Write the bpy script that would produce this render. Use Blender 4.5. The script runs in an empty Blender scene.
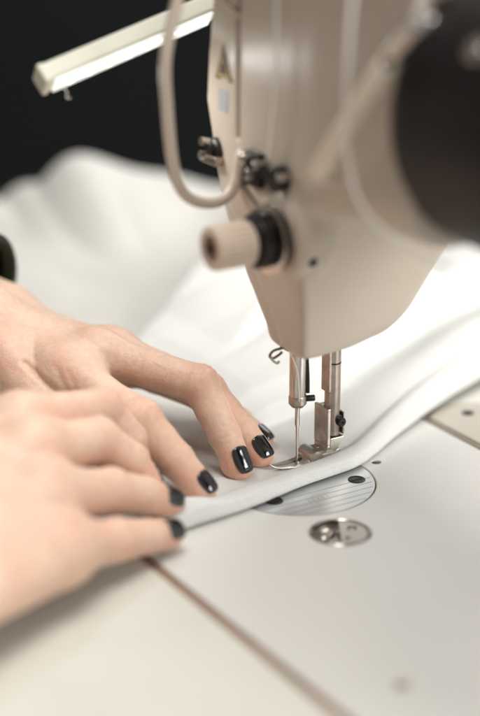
import bpy, bmesh, math, random
import numpy as np
from mathutils import Vector, Matrix
random.seed(4)
S = 0.01                      # all shapes below are written in centimetres
SC = bpy.context.scene
COL = SC.collection

# ------------------------------------------------------------------ materials
def mat(name, col, rough=.5, metal=0., noise=0., nscale=20., bump=0., bscale=200., coat=0., sheen=0., spec=None, col2=None, aniso=0):
    m = bpy.data.materials.new(name); m.use_nodes = True
    nt = m.node_tree; N = nt.nodes; L = nt.links
    b = N['Principled BSDF']
    b.inputs['Base Color'].default_value = (*col, 1)
    b.inputs['Roughness'].default_value = rough
    b.inputs['Metallic'].default_value = metal
    if coat: b.inputs['Coat Weight'].default_value = coat; b.inputs['Coat Roughness'].default_value = .06
    if sheen: b.inputs['Sheen Weight'].default_value = sheen
    if spec is not None: b.inputs['Specular IOR Level'].default_value = spec
    tc = N.new('ShaderNodeTexCoord')
    if noise or col2:
        n = N.new('ShaderNodeTexNoise'); n.inputs['Scale'].default_value = nscale; n.inputs['Detail'].default_value = 6
        L.new(tc.outputs['Object'], n.inputs['Vector'])
        mx = N.new('ShaderNodeMix'); mx.data_type = 'RGBA'
        c2 = col2 if col2 else tuple(c * (1 - noise) for c in col)
        mx.inputs['A'].default_value = (*col, 1); mx.inputs['B'].default_value = (*c2, 1)
        r = N.new('ShaderNodeMapRange'); r.inputs['From Min'].default_value = .35; r.inputs['From Max'].default_value = .7
        L.new(n.outputs['Fac'], r.inputs['Value']); L.new(r.outputs['Result'], mx.inputs['Factor'])
        L.new(mx.outputs['Result'], b.inputs['Base Color'])
        rr = N.new('ShaderNodeMapRange'); rr.inputs['To Min'].default_value = rough * .85; rr.inputs['To Max'].default_value = min(1, rough * 1.25 + .02)
        L.new(n.outputs['Fac'], rr.inputs['Value']); L.new(rr.outputs['Result'], b.inputs['Roughness'])
    if bump:
        n = N.new('ShaderNodeTexNoise'); n.inputs['Scale'].default_value = bscale; n.inputs['Detail'].default_value = 4
        L.new(tc.outputs['Object'], n.inputs['Vector'])
        bp = N.new('ShaderNodeBump'); bp.inputs['Strength'].default_value = bump; bp.inputs['Distance'].default_value = .0004
        L.new(n.outputs['Fac'], bp.inputs['Height']); L.new(bp.outputs['Normal'], b.inputs['Normal'])
    return m

M = {}
M['bed'] = mat('bed_enamel', (.66, .65, .615), .27, noise=.035, nscale=7, bump=.25, bscale=1100, spec=.5)
M['bed_edge'] = mat('bed_edge', (.80, .78, .72), .4)
M['table'] = mat('table_laminate', (.65, .64, .575), .40, noise=.08, nscale=18, bump=.12, bscale=500)
M['gasket'] = mat('brown_gasket', (.30, .19, .13), .7, noise=.3, nscale=60)
M['head'] = mat('beige_enamel', (.53, .455, .38), .29, noise=.05, nscale=12, bump=.25, bscale=500, spec=.5)
M['cream'] = mat('cream_enamel', (.62, .53, .44), .38, noise=.06, nscale=30)
M['rod'] = mat('ivory_enamel', (.78, .67, .55), .4, noise=.05, nscale=40)
M['knob'] = mat('beige_plastic', (.70, .57, .46), .5, noise=.1, nscale=60)
M['knobcap'] = mat('brown_plastic_cap', (.22, .12, .07), .45, noise=.2, nscale=80)
M['steel'] = mat('polished_steel', (.62, .58, .54), .2, 1, noise=.12, nscale=120, bump=.05, bscale=900)
M['steelwarm'] = mat('warm_steel', (.50, .42, .36), .3, 1, noise=.3, nscale=200, bump=.1, bscale=1200)
M['nickel'] = mat('worn_nickel', (.62, .58, .51), .30, 1, noise=.35, nscale=220, bump=.3, bscale=700)
M['plate'] = mat('brushed_plate', (.70, .71, .71), .40, 1, noise=.12, nscale=60, bump=.1, bscale=1500)
M['hinge'] = mat('worn_beige_paint', (.50, .46, .39), .4, noise=.12, nscale=40)
M['cover'] = mat('satin_cover', (.60, .58, .54), .38, 1, noise=.1, nscale=80)
M['dark'] = mat('blackened_steel', (.03, .027, .027), .35, .6, noise=.3, nscale=100)
M['darkgroove'] = mat('dark_recess', (.045, .032, .024), .7, noise=.2, nscale=80)
M['housing'] = mat('dark_plastic', (.012, .008, .009), .5, noise=.35, nscale=16, bump=.1, bscale=400, spec=.3)
M['lampbody'] = mat('lamp_plastic', (.66, .65, .54), .35, noise=.05, nscale=40)
M['wall'] = mat('dark_wall', (.003, .0048, .006), .9, noise=.3, nscale=3)
M['floor'] = mat('dark_floor', (.0035, .005, .006), .8, noise=.3, nscale=2)
M['brass'] = mat('brass_wire', (.30, .19, .11), .3, 1, noise=.25, nscale=300)
M['sleeve'] = mat('dark_green_knit', (.035, .048, .028), .9, noise=.3, nscale=60, bump=.8, bscale=300)
M['polish'] = mat('black_nail_polish', (.006, .006, .008), .09, coat=1, bump=.12, bscale=130)
M['yellow'] = mat('sticker_yellow', (.34, .24, .08), .45, noise=.2, nscale=60)
M['ink'] = mat('sticker_ink', (.035, .025, .015), .5, noise=.2, nscale=60)
M['paper'] = mat('sticker_paper', (.36, .365, .39), .5, noise=.2, nscale=60)
M['thread'] = mat('white_thread', (.88, .85, .78), .8, noise=.1, nscale=500)

def emissive(name, col, strength, col2=None):
    m = mat(name, col, .4, noise=.02); b = m.node_tree.nodes['Principled BSDF']
    b.inputs['Emission Color'].default_value = (*col, 1); b.inputs['Emission Strength'].default_value = strength
    return m
M['diffuser'] = emissive('lamp_diffuser', (.9, .94, .9), .5)
M['led'] = emissive('led_chip', (1, .98, .9), 1.7)

def cloth_mat(name, col, weave=1400.):
    m = bpy.data.materials.new(name); m.use_nodes = True
    nt = m.node_tree; N = nt.nodes; L = nt.links; b = N['Principled BSDF']
    b.inputs['Base Color'].default_value = (*col, 1); b.inputs['Roughness'].default_value = .85
    b.inputs['Sheen Weight'].default_value = .05; b.inputs['Specular IOR Level'].default_value = .2
    b.inputs['Subsurface Weight'].default_value = .12; b.inputs['Subsurface Scale'].default_value = .003
    b.inputs['Subsurface Radius'].default_value = (1, 1, 1)
    tc = N.new('ShaderNodeTexCoord')
    w1 = N.new('ShaderNodeTexWave'); w1.bands_direction = 'X'; w1.inputs['Scale'].default_value = weave * .35; w1.inputs['Distortion'].default_value = .6
    w2 = N.new('ShaderNodeTexWave'); w2.bands_direction = 'Y'; w2.inputs['Scale'].default_value = weave * .35; w2.inputs['Distortion'].default_value = .6
    a = N.new('ShaderNodeMath'); a.operation = 'ADD'
    L.new(tc.outputs['Object'], w1.inputs['Vector']); L.new(tc.outputs['Object'], w2.inputs['Vector'])
    L.new(w1.outputs['Fac'], a.inputs[0]); L.new(w2.outputs['Fac'], a.inputs[1])
    n = N.new('ShaderNodeTexNoise'); n.inputs['Scale'].default_value = 240; n.inputs['Detail'].default_value = 6
    L.new(tc.outputs['Object'], n.inputs['Vector'])
    mm = N.new('ShaderNodeMath'); mm.operation = 'MULTIPLY_ADD'; mm.inputs[1].default_value = 3.
    L.new(n.outputs['Fac'], mm.inputs[0]); L.new(a.outputs[0], mm.inputs[2])
    bp = N.new('ShaderNodeBump'); bp.inputs['Strength'].default_value = .42; bp.inputs['Distance'].default_value = .00028
    L.new(mm.outputs[0], bp.inputs['Height']); L.new(bp.outputs['Normal'], b.inputs['Normal'])
    return m
M['cloth'] = cloth_mat('white_jersey', (.70, .705, .675))
M['cloth2'] = cloth_mat('shaded_white_cotton', (.58, .57, .535))  # white cloth, base colour lowered to carry the shade on the rear heaps

def skin_mat(name, base, flush, bstr=.75):
    m = bpy.data.materials.new(name); m.use_nodes = True
    nt = m.node_tree; N = nt.nodes; L = nt.links; b = N['Principled BSDF']
    b.inputs['Roughness'].default_value = .46; b.inputs['Specular IOR Level'].default_value = .42
    b.inputs['Subsurface Weight'].default_value = .6; b.inputs['Subsurface Scale'].default_value = .0035
    b.inputs['Subsurface Radius'].default_value = (1, .38, .2)
    tc = N.new('ShaderNodeTexCoord'); at = N.new('ShaderNodeAttribute'); at.attribute_name = 'flush'
    n = N.new('ShaderNodeTexNoise'); n.inputs['Scale'].default_value = 70; n.inputs['Detail'].default_value = 5
    L.new(tc.outputs['Object'], n.inputs['Vector'])
    r = N.new('ShaderNodeMapRange'); r.inputs['From Min'].default_value = .3; r.inputs['From Max'].default_value = .75; r.inputs['To Max'].default_value = .6
    L.new(n.outputs['Fac'], r.inputs['Value'])
    ad = N.new('ShaderNodeMath'); ad.operation = 'ADD'; ad.use_clamp = True
    L.new(r.outputs['Result'], ad.inputs[0]); L.new(at.outputs['Fac'], ad.inputs[1])
    mx = N.new('ShaderNodeMix'); mx.data_type = 'RGBA'
    mx.inputs['A'].default_value = (*base, 1); mx.inputs['B'].default_value = (*flush, 1)
    L.new(ad.outputs[0], mx.inputs['Factor'])
    # faint freckle / pore mottling
    n2 = N.new('ShaderNodeTexNoise'); n2.inputs['Scale'].default_value = 420; n2.inputs['Detail'].default_value = 3
    L.new(tc.outputs['Object'], n2.inputs['Vector'])
    r2 = N.new('ShaderNodeMapRange'); r2.inputs['From Min'].default_value = .3; r2.inputs['From Max'].default_value = .7
    r2.inputs['To Min'].default_value = .93; r2.inputs['To Max'].default_value = 1.05
    L.new(n2.outputs['Fac'], r2.inputs['Value'])
    ml = N.new('ShaderNodeMix'); ml.data_type = 'RGBA'; ml.blend_type = 'MULTIPLY'; ml.inputs['Factor'].default_value = 1
    L.new(mx.outputs['Result'], ml.inputs['A']); L.new(r2.outputs['Result'], ml.inputs['B'])
    L.new(ml.outputs['Result'], b.inputs['Base Color'])
    v = N.new('ShaderNodeTexVoronoi'); v.inputs['Scale'].default_value = 900
    L.new(tc.outputs['Object'], v.inputs['Vector'])
    n3 = N.new('ShaderNodeTexNoise'); n3.inputs['Scale'].default_value = 300; n3.inputs['Detail'].default_value = 6; n3.inputs['Distortion'].default_value = .6
    L.new(tc.outputs['Object'], n3.inputs['Vector'])
    mm = N.new('ShaderNodeMath'); mm.operation = 'MULTIPLY_ADD'; mm.inputs[1].default_value = .35
    L.new(v.outputs['Distance'], mm.inputs[0]); L.new(n3.outputs['Fac'], mm.inputs[2])
    bp = N.new('ShaderNodeBump'); bp.inputs['Strength'].default_value = bstr; bp.inputs['Distance'].default_value = .00035
    L.new(mm.outputs[0], bp.inputs['Height']); L.new(bp.outputs['Normal'], b.inputs['Normal'])
    return m
M['skin'] = skin_mat('skin', (.745, .56, .435), (.70, .39, .28))

# ------------------------------------------------------------------ objects
def link(name, me, m, parent=None, smooth=True):
    o = bpy.data.objects.new(name, me); COL.objects.link(o)
    if m: me.materials.append(m)
    if smooth:
        me.polygons.foreach_set('use_smooth', [True] * len(me.polygons))
    if parent: o.parent = parent
    return o
def tag(o, label=None, cat=None, group=None, kind=None):
    for k, v in (('label', label), ('category', cat), ('group', group), ('kind', kind)):
        if v: o[k] = v
    return o
def empty(name, loc=(0, 0, 0), rz=0):
    o = bpy.data.objects.new(name, None); COL.objects.link(o)
    o.location = [c * S for c in loc]; o.rotation_euler = (0, 0, rz); o.empty_display_size = .02
    return o
def m3(u, v, z): return (u, -v, z)      # machine frame: u away from the sewer, v along the arm

class MB:
    def __init__(s): s.v = []; s.f = []
    def add(s, vs, fs):
        k = len(s.v); s.v += [tuple(map(float, p)) for p in vs]; s.f += [tuple(i + k for i in f) for f in fs]; return s
    def box(s, a, b, rot=None, c=None):
        (x0, y0, z0), (x1, y1, z1) = a, b
        x0, x1 = min(x0, x1), max(x0, x1); y0, y1 = min(y0, y1), max(y0, y1); z0, z1 = min(z0, z1), max(z0, z1)
        vs = [(x, y, z) for z in (z0, z1) for y in (y0, y1) for x in (x0, x1)]
        if rot is not None:
            cc = Vector(c); vs = [tuple(rot @ (Vector(p)) + cc) for p in vs]
        return s.add(vs, [(0, 2, 3, 1), (4, 5, 7, 6), (0, 1, 5, 4), (2, 6, 7, 3), (0, 4, 6, 2), (1, 3, 7, 5)])
    def lathe(s, p0, p1, prof, n=40, cap=True):
        """prof: (t along axis in cm from p0 towards p1, radius)"""
        p0 = Vector(p0); ax = (Vector(p1) - p0).normalized()
        h = Vector((0, 0, 1)) if abs(ax.z) < .9 else Vector((1, 0, 0))
        e1 = ax.cross(h).normalized(); e2 = ax.cross(e1)
        vs = []
        for t, r in prof:
            for k in range(n):
                a = 2 * math.pi * k / n
                rr = r(a) if callable(r) else r
                vs.append(p0 + ax * t + (e1 * math.cos(a) + e2 * math.sin(a)) * rr)
        fs = []
        for j in range(len(prof) - 1):
            for k in range(n):
                a, b = j * n + k, j * n + (k + 1) % n
                fs.append((a, b, b + n, a + n))
        if cap:
            fs.append(tuple(reversed(range(n)))); fs.append(tuple(range((len(prof) - 1) * n, len(prof) * n)))
        return s.add(vs, fs)
    def cyl(s, p0, p1, r, n=32, bev=.03):
        L = (Vector(p1) - Vector(p0)).length
        b = min(bev, r * .4, L * .4)
        return s.lathe(p0, p1, [(0, r - b), (b * .3, r - b * .3), (b, r), (L - b, r), (L - b * .3, r - b * .3), (L, r - b)], n)
    def tube(s, pts, r, n=14, res=8):
        P = [Vector(p) for p in pts]
        if res > 1 and len(P) > 2:
            Q = []
            for i in range(len(P) - 1):
                a = P[max(i - 1, 0)]; b = P[i]; c = P[i + 1]; d = P[min(i + 2, len(P) - 1)]
                for k in range(res):
                    t = k / res
                    Q.append(.5 * ((2 * b) + (c - a) * t + (2 * a - 5 * b + 4 * c - d) * t * t + (3 * b - a - 3 * c + d) * t ** 3))
            Q.append(P[-1]); P = Q
        vs = []; fs = []; T = (P[1] - P[0]).normalized()
        h = Vector((0, 0, 1)) if abs(T.z) < .9 else Vector((1, 0, 0)); e1 = T.cross(h).normalized()
        for i, p in enumerate(P):
            T = (P[min(i + 1, len(P) - 1)] - P[max(i - 1, 0)]).normalized()
            e1 = (e1 - T * e1.dot(T)).normalized(); e2 = T.cross(e1)
            rr = r[min(int(i * len(r) / len(P)), len(r) - 1)] if isinstance(r, (list, tuple)) else r
            for k in range(n):
                a = 2 * math.pi * k / n; vs.append(p + (e1 * math.cos(a) + e2 * math.sin(a)) * rr)
        for i in range(len(P) - 1):
            for k in range(n):
                a, b = i * n + k, i * n + (k + 1) % n; fs.append((a, a + n, b + n, b))
        fs.append(tuple(range(n))); fs.append(tuple(reversed(range((len(P) - 1) * n, len(P) * n))))
        return s.add(vs, fs)
    def prism(s, poly, z0, z1):
        n = len(poly)
        vs = [(x, y, z0) for x, y in poly] + [(x, y, z1) for x, y in poly]
        fs = [tuple(reversed(range(n))), tuple(range(n, 2 * n))] + [(i, (i + 1) % n, (i + 1) % n + n, i + n) for i in range(n)]
        return s.add(vs, fs)
    def build(s, name, m, parent=None, smooth=True, bevel=0, seg=3, auto=35):
        me = bpy.data.meshes.new(name)
        me.from_pydata([(x * S, y * S, z * S) for x, y, z in s.v], [], s.f)
        bm = bmesh.new(); bm.from_mesh(me); bmesh.ops.recalc_face_normals(bm, faces=bm.faces)
        if smooth and auto:
            for e in bm.edges:
                if len(e.link_faces) == 2 and e.calc_face_angle(0) > math.radians(auto): e.smooth = False
        bm.to_mesh(me); bm.free()
        o = link(name, me, m, parent, smooth)
        if bevel:
            for e in me.edges: e.use_edge_sharp = False
            b = o.modifiers.new('b', 'BEVEL'); b.width = bevel * S; b.segments = seg; b.limit_method = 'ANGLE'; b.angle_limit = math.radians(30)
            b.harden_normals = True
        return o

# ------------------------------------------------------------------ surface nets
def surface_net(fn, lo, hi, h, band=6):
    lo = np.array(lo, float); hi = np.array(hi, float)
    n = np.ceil((hi - lo) / h).astype(int) + 1
    c = 6; nc = (n + c - 1) // c + 1
    gx, gy, gz = [lo[i] + np.arange(nc[i]) * h * c + h * (c - 1) / 2 for i in range(3)]
    G = np.stack(np.meshgrid(gx, gy, gz, indexing='ij'), -1).reshape(-1, 3)
    dc = fn(G).reshape(nc)
    D = np.repeat(np.repeat(np.repeat(dc, c, 0), c, 1), c, 2)[:n[0], :n[1], :n[2]].astype(np.float32)
    idx = np.argwhere(np.abs(D) < h * c * 1.6)
    out = np.empty(len(idx), np.float32)
    for k in range(0, len(idx), 400000):
        out[k:k + 400000] = fn(lo + idx[k:k + 400000] * h)
    D[idx[:, 0], idx[:, 1], idx[:, 2]] = out
    Sg = D < 0
    cor = [(i, j, k) for i in (0, 1) for j in (0, 1) for k in (0, 1)]
    sl = lambda A, o: A[o[0]:n[0] - 1 + o[0], o[1]:n[1] - 1 + o[1], o[2]:n[2] - 1 + o[2]]
    cnt = sum(sl(Sg, o).astype(np.int8) for o in cor)
    act = (cnt > 0) & (cnt < 8)
    cells = np.argwhere(act)
    vid = -np.ones(act.shape, np.int64); vid[act] = np.arange(len(cells))
    acc = np.zeros((len(cells), 3)); num = np.zeros(len(cells))
    for a in cor:
        for ax in range(3):
            if a[ax]: continue
            b = list(a); b[ax] = 1
            da = D[cells[:, 0] + a[0], cells[:, 1] + a[1], cells[:, 2] + a[2]].astype(float)
            db = D[cells[:, 0] + b[0], cells[:, 1] + b[1], cells[:, 2] + b[2]].astype(float)
            m = (da < 0) != (db < 0)
            t = np.where(m, da / np.where(m, da - db, 1), 0)
            p = np.array(a, float)[None].repeat(len(cells), 0); p[:, ax] += t
            acc[m] += p[m]; num[m] += 1
    V = lo + (cells + acc / num[:, None]) * h
    F = []
    for ax in range(3):
        u, w = (ax + 1) % 3, (ax + 2) % 3
        s0 = [slice(None)] * 3; s1 = [slice(None)] * 3; s0[ax] = slice(0, -1); s1[ax] = slice(1, None)
        ch = Sg[tuple(s0)] != Sg[tuple(s1)]
        e = np.argwhere(ch)
        ok = (e[:, u] > 0) & (e[:, w] > 0) & (e[:, u] < n[u] - 1) & (e[:, w] < n[w] - 1)
        e = e[ok]
        def g(du, dw):
            q = e.copy(); q[:, u] -= du; q[:, w] -= dw; return vid[q[:, 0], q[:, 1], q[:, 2]]
        Q = np.stack([g(1, 1), g(0, 1), g(0, 0), g(1, 0)], 1)
        ins = Sg[e[:, 0], e[:, 1], e[:, 2]]
        Q[~ins] = Q[~ins][:, ::-1]
        F.append(Q)
    F = np.concatenate(F); F = F[(F >= 0).all(1)]
    return V, F
def np_mesh(name, V, F, m, parent=None, attr=None, smooth_it=0):
    if smooth_it:
        E = np.concatenate([F[:, [0, 1]], F[:, [1, 2]], F[:, [2, 3]], F[:, [3, 0]]])
        for it in range(smooth_it):
            for lam in (.5, -.52):
                A = np.zeros_like(V); c = np.zeros(len(V))
                for a, b in ((0, 1), (1, 0)):
                    for d in range(3): A[:, d] += np.bincount(E[:, a], V[E[:, b], d], len(V))
                    c += np.bincount(E[:, a], minlength=len(V))
                V = V + lam * (A / c[:, None] - V)
    me = bpy.data.meshes.new(name)
    me.vertices.add(len(V)); me.vertices.foreach_set('co', (V * S).ravel())
    me.loops.add(F.size); me.loops.foreach_set('vertex_index', F.ravel().astype(np.int32))
    me.polygons.add(len(F)); me.polygons.foreach_set('loop_start', np.arange(0, F.size, 4, dtype=np.int32))
    me.update(calc_edges=True); me.validate()
    if attr is not None:
        at = me.attributes.new('flush', 'FLOAT', 'POINT'); at.data.foreach_set('value', attr(V).astype(np.float32))
    return link(name, me, m, parent)
def smin(a, b, k):
    h = np.maximum(k - np.abs(a - b), 0) / k
    return np.minimum(a, b) - h * h * k * .25
def smax(a, b, k): return -smin(-a, -b, k)
def rcone(P, a, b, r1, r2):
    a = np.array(a, float); b = np.array(b, float); ab = b - a; L = np.linalg.norm(ab)
    t = np.clip(((P - a) @ ab) / (L * L), 0, 1)
    return np.linalg.norm(P - (a + t[:, None] * ab), axis=1) - (r1 + (r2 - r1) * t)
def ball(P, c, r):
    r = np.array(r, float) * np.ones(3); q = (P - np.array(c)) / r
    k = np.linalg.norm(q, axis=1); return (k - 1) * r.min()

# ================================================================== SETTING
SETTING = []
mb = MB().box((-400, -200, -76), (400, 300, -75)); tag(mb.build('floor', M['floor'], smooth=False), kind='structure')
mb = MB().box((-400, 260, -75), (400, 262, 220)); tag(mb.build('wall', M['wall'], smooth=False), kind='structure')

ROT = math.radians(31.5)
FU = np.array([math.cos(ROT), math.sin(ROT), 0]); AV = np.array([math.sin(ROT), -math.cos(ROT), 0])
def W(u, v, z): p = FU * u + AV * v; return (p[0], p[1], z)

# ---- table: laminate top with a cut-out for the machine bed
tbl = empty('sewing_table', (0, 0, -75), ROT)
tag(tbl, 'cream laminate sewing table that the machine bed is sunk into', 'table')
BU0, BU1, BV0, BV1 = -8.93, 7.80, -13.0, 38.5
mb = MB(); zt, zb = 74.95, 71.5
def tb(u0, u1, v0, v1): mb.box((u0, -v1, zb), (u1, -v0, zt))
g = .42
tb(-34, BU0 - g, -42, 58); tb(BU1 + .25, 30, -42, 58)
tb(BU0 - g, BU1 + .25, -42, BV0 - .3); tb(BU0 - g, BU1 + .25, BV1 + .3, 58)
mb.build('table_top', M['table'], tbl, smooth=False)
mb = MB().box((BU0 - g + .02, -BV1, 73), (BU0 - .02, -BV0, 74.92)).box((BU1 + .02, -BV1, 73), (BU1 + .23, -BV0, 74.72))
mb.build('rubber_seal', M['gasket'], tbl, smooth=False)
for (a, b) in ((-31, -38), (25, -38), (-31, 54), (25, 54)):
    MB().box((a, -b, 0), (a + 3, -b - 3, 71.45)).build('leg', M['dark'], tbl, bevel=.2)
# hinge plate and screw let into the table behind the bed
hp = MB().prism([(x, y) for x, y in [(9.75 + 2.45 * math.cos(k * math.pi / 32), -.1 + 2.45 * math.sin(k * math.pi / 32)) for k in range(64)] if x > 8.06], 74.0, 75.03).build('hinge_plate', M['hinge'], tbl, bevel=.06)
MB().lathe((9.93, 1.2, 75.03), (9.93, 1.2, 76), [(0, .26), (.05, .26), (.06, .2), (.06, .001)], 24).build('screw', M['dark'], hp)

MB().prism([(x, y) for x, y in [(9.75 + 2.62 * math.cos(k * math.pi / 32), -.1 + 2.62 * math.sin(k * math.pi / 32)) for k in range(64)] if x > 8.06], 74.0, 74.965).build('rim_gasket', M['gasket'], hp)
# ================================================================== SEWING MACHINE
mc = empty('sewing_machine', (0, 0, 0), ROT)
tag(mc, 'beige industrial sewing machine standing over the white cloth, dark round housing on its arm', 'sewing machine')

# bed
def rrect(x0, x1, y0, y1, r, n=8):
    out = []
    for cx, cy, a0 in ((x1 - r, y1 - r, 0), (x0 + r, y1 - r, 90), (x0 + r, y0 + r, 180), (x1 - r, y0 + r, 270)):
        for k in range(n + 1):
            a = math.radians(a0 + 90 * k / n); out.append((cx + r * math.cos(a), cy + r * math.sin(a)))
    return out
# needle plate outline: half moon (centre and radius fitted), bulging along +v
PC = (-.62, 1.05); PR = 3.10
def plate_poly(grow=0.):
    out = []
    for k in range(41):
        a = math.radians(-6 + 192 * k / 40)
        out.append((PC[0] + (PR + grow) * math.cos(a), -(PC[1] + (PR + grow) * math.sin(a))))
    out.append((PC[0] - PR - grow, -(-2.5 - grow))); out.append((PC[0] + PR + grow, -(-2.5 - grow)))
    return out
bedmb = MB().prism(rrect(BU0, BU1, -BV1, -BV0, .6), -2.6, 0)
bed = bedmb.build('bed', M['bed'], mc, smooth=False)
CAP = (-1.81, -5.74)
def cutter(mbx):
    c = mbx.build('cut', None, mc, smooth=False); return c
def boolean(o, cs):
    dg = bpy.context.evaluated_depsgraph_get()
    for c in cs:
        md = o.modifiers.new('x', 'BOOLEAN'); md.object = c; md.operation = 'DIFFERENCE'; md.solver = 'EXACT'
    bpy.context.view_layer.update()
    dg = bpy.context.evaluated_depsgraph_get()
    me = bpy.data.meshes.new_from_object(o.evaluated_get(dg))
    o.modifiers.clear(); o.data = me
    for c in cs: bpy.data.objects.remove(c)
c1 = cutter(MB().prism(plate_poly(.045), -.45, .5))
c2 = cutter(MB().lathe((*CAP, -.9), (*CAP, 1), [(0, 1.19), (1.9, 1.19)], 64))
c3 = cutter(MB().lathe((3.27, -1.03, -.5), (3.27, -1.03, 1), [(0, .19), (1.5, .19)], 32))
c4 = cutter(MB().lathe((-6.46, -15.92, -.5), (-6.46, -15.92, 1), [(0, .24), (1.5, .24)], 32))
boolean(bed, [c1, c2, c3, c4])
b = bed.modifiers.new('b', 'BEVEL'); b.width = .0010; b.segments = 4; b.limit_method = 'ANGLE'; b.angle_limit = math.radians(50); b.harden_normals = True
for p in bed.data.polygons: p.use_smooth = True
# a shallow raised pad on the bed, to the arm side of the needle plate
pad = rrect(3.0, 7.6, -7.9, -2.35, .5)
# bed lining plate with the half moon
npl = MB().prism(plate_poly(0), -.4, -.012)
for i in range(0): pass
plate = npl.build('needle_plate', M['plate'], mc, smooth=False)
cuts = []
for i, vv in enumerate((2.15, 2.55, 2.95, 3.35, 3.72)):
    hw = math.sqrt(max(PR ** 2 - (vv - PC[1]) ** 2, 0)) - .12
    cuts.append(cutter(MB().box((PC[0] - hw, -vv - .02, -.06), (PC[0] + hw, -vv + .02, .1))))
for k in range(5):      # short tick marks crossing the guide lines
    u = -1.25 + k * .22
    cuts.append(cutter(MB().box((u - .012, -2.85, -.035), (u + .012, -2.66, .1))))
cuts.append(cutter(MB().box((-.1, -.15, -.6), (.1, .15, .1))))
boolean(plate, cuts)
for (u, v) in ((1.55, 2.06), (-2.42, 2.04)):
    s = MB().lathe((u, -v, -.02), (u, -v, 1), [(0, .36), (.03, .36), (.05, .31), (.05, .29), (.02, .26), (.02, .001)], 32).build('screw', M['dark'], plate)
    MB().box((u - .22, -v - .03, -.005), (u + .22, -v + .03, .036)).build('screw_slot', M['darkgroove'], s, smooth=False)
# round inspection cap: chrome rim, half cover with holes, open half with the works below
cap = MB().lathe((*CAP, -.12), (*CAP, 1), [(0, 1.03), (.02, 1.17), (.13, 1.17), (.155, 1.14), (.155, 1.08), (.12, 1.04), (0, 1.03)], 64, cap=False).build('inspection_cap', M['steel'], mc)
MB().lathe((*CAP, -.62), (*CAP, -.1), [(.2, .001), (.2, 1.0), (.3, 1.08), (.52, 1.1)], 48, cap=False).build('recess', M['nickel'], cap)
poly = []
for k in range(25):
    a = math.radians(-90 + 180 * k / 24) ; poly.append((CAP[0] + 1.06 * math.cos(a - .55) , CAP[1] + 1.06 * math.sin(a - .55)))
hc = MB().prism(poly, -.1, -.03).build('half_cover', M['cover'], cap, smooth=False)
cc = [cutter(MB().lathe((CAP[0] + .62, CAP[1] + .1, -.5), (CAP[0] + .62, CAP[1] + .1, 1), [(0, .27), (1, .27)], 4)),
      cutter(MB().lathe((CAP[0] - .02, CAP[1] - .52, -.5), (CAP[0] - .02, CAP[1] - .52, 1), [(0, .11), (1, .11)], 20))]
boolean(hc, cc)
MB().lathe((CAP[0] + .62, CAP[1] + .1, -.35), (CAP[0] + .62, CAP[1] + .1, 1), [(0, .2), (.2, .2), (.25, .16), (.25, .06), (.2, .001)], 24).build('screw', M['steel'], hc)
for (du, dv, r, h) in ((-.52, .32, .28, .5), (-.55, -.36, .34, .44), (-.1, .62, .2, .4)):
    MB().lathe((CAP[0] + du, CAP[1] + dv, -.6), (CAP[0] + du, CAP[1] + dv, 1), [(0, r), (h - .05, r), (h, r * .8), (h, r * .45), (h - .12, r * .4), (h - .12, .001)], 24).build('bolt', M['steel'], cap)
MB().lathe((3.27, -1.03, -.3), (3.27, -1.03, 1), [(0, .18), (.26, .18), (.28, .13), (.28, .001)], 20).build('bed_plug', M['dark'], mc)
MB().lathe((-6.46, -15.92, -.3), (-6.46, -15.92, 1), [(0, .22), (.27, .22), (.29, .15), (.24, .001)], 20).build('bed_plug', M['steelwarm'], mc)

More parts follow.
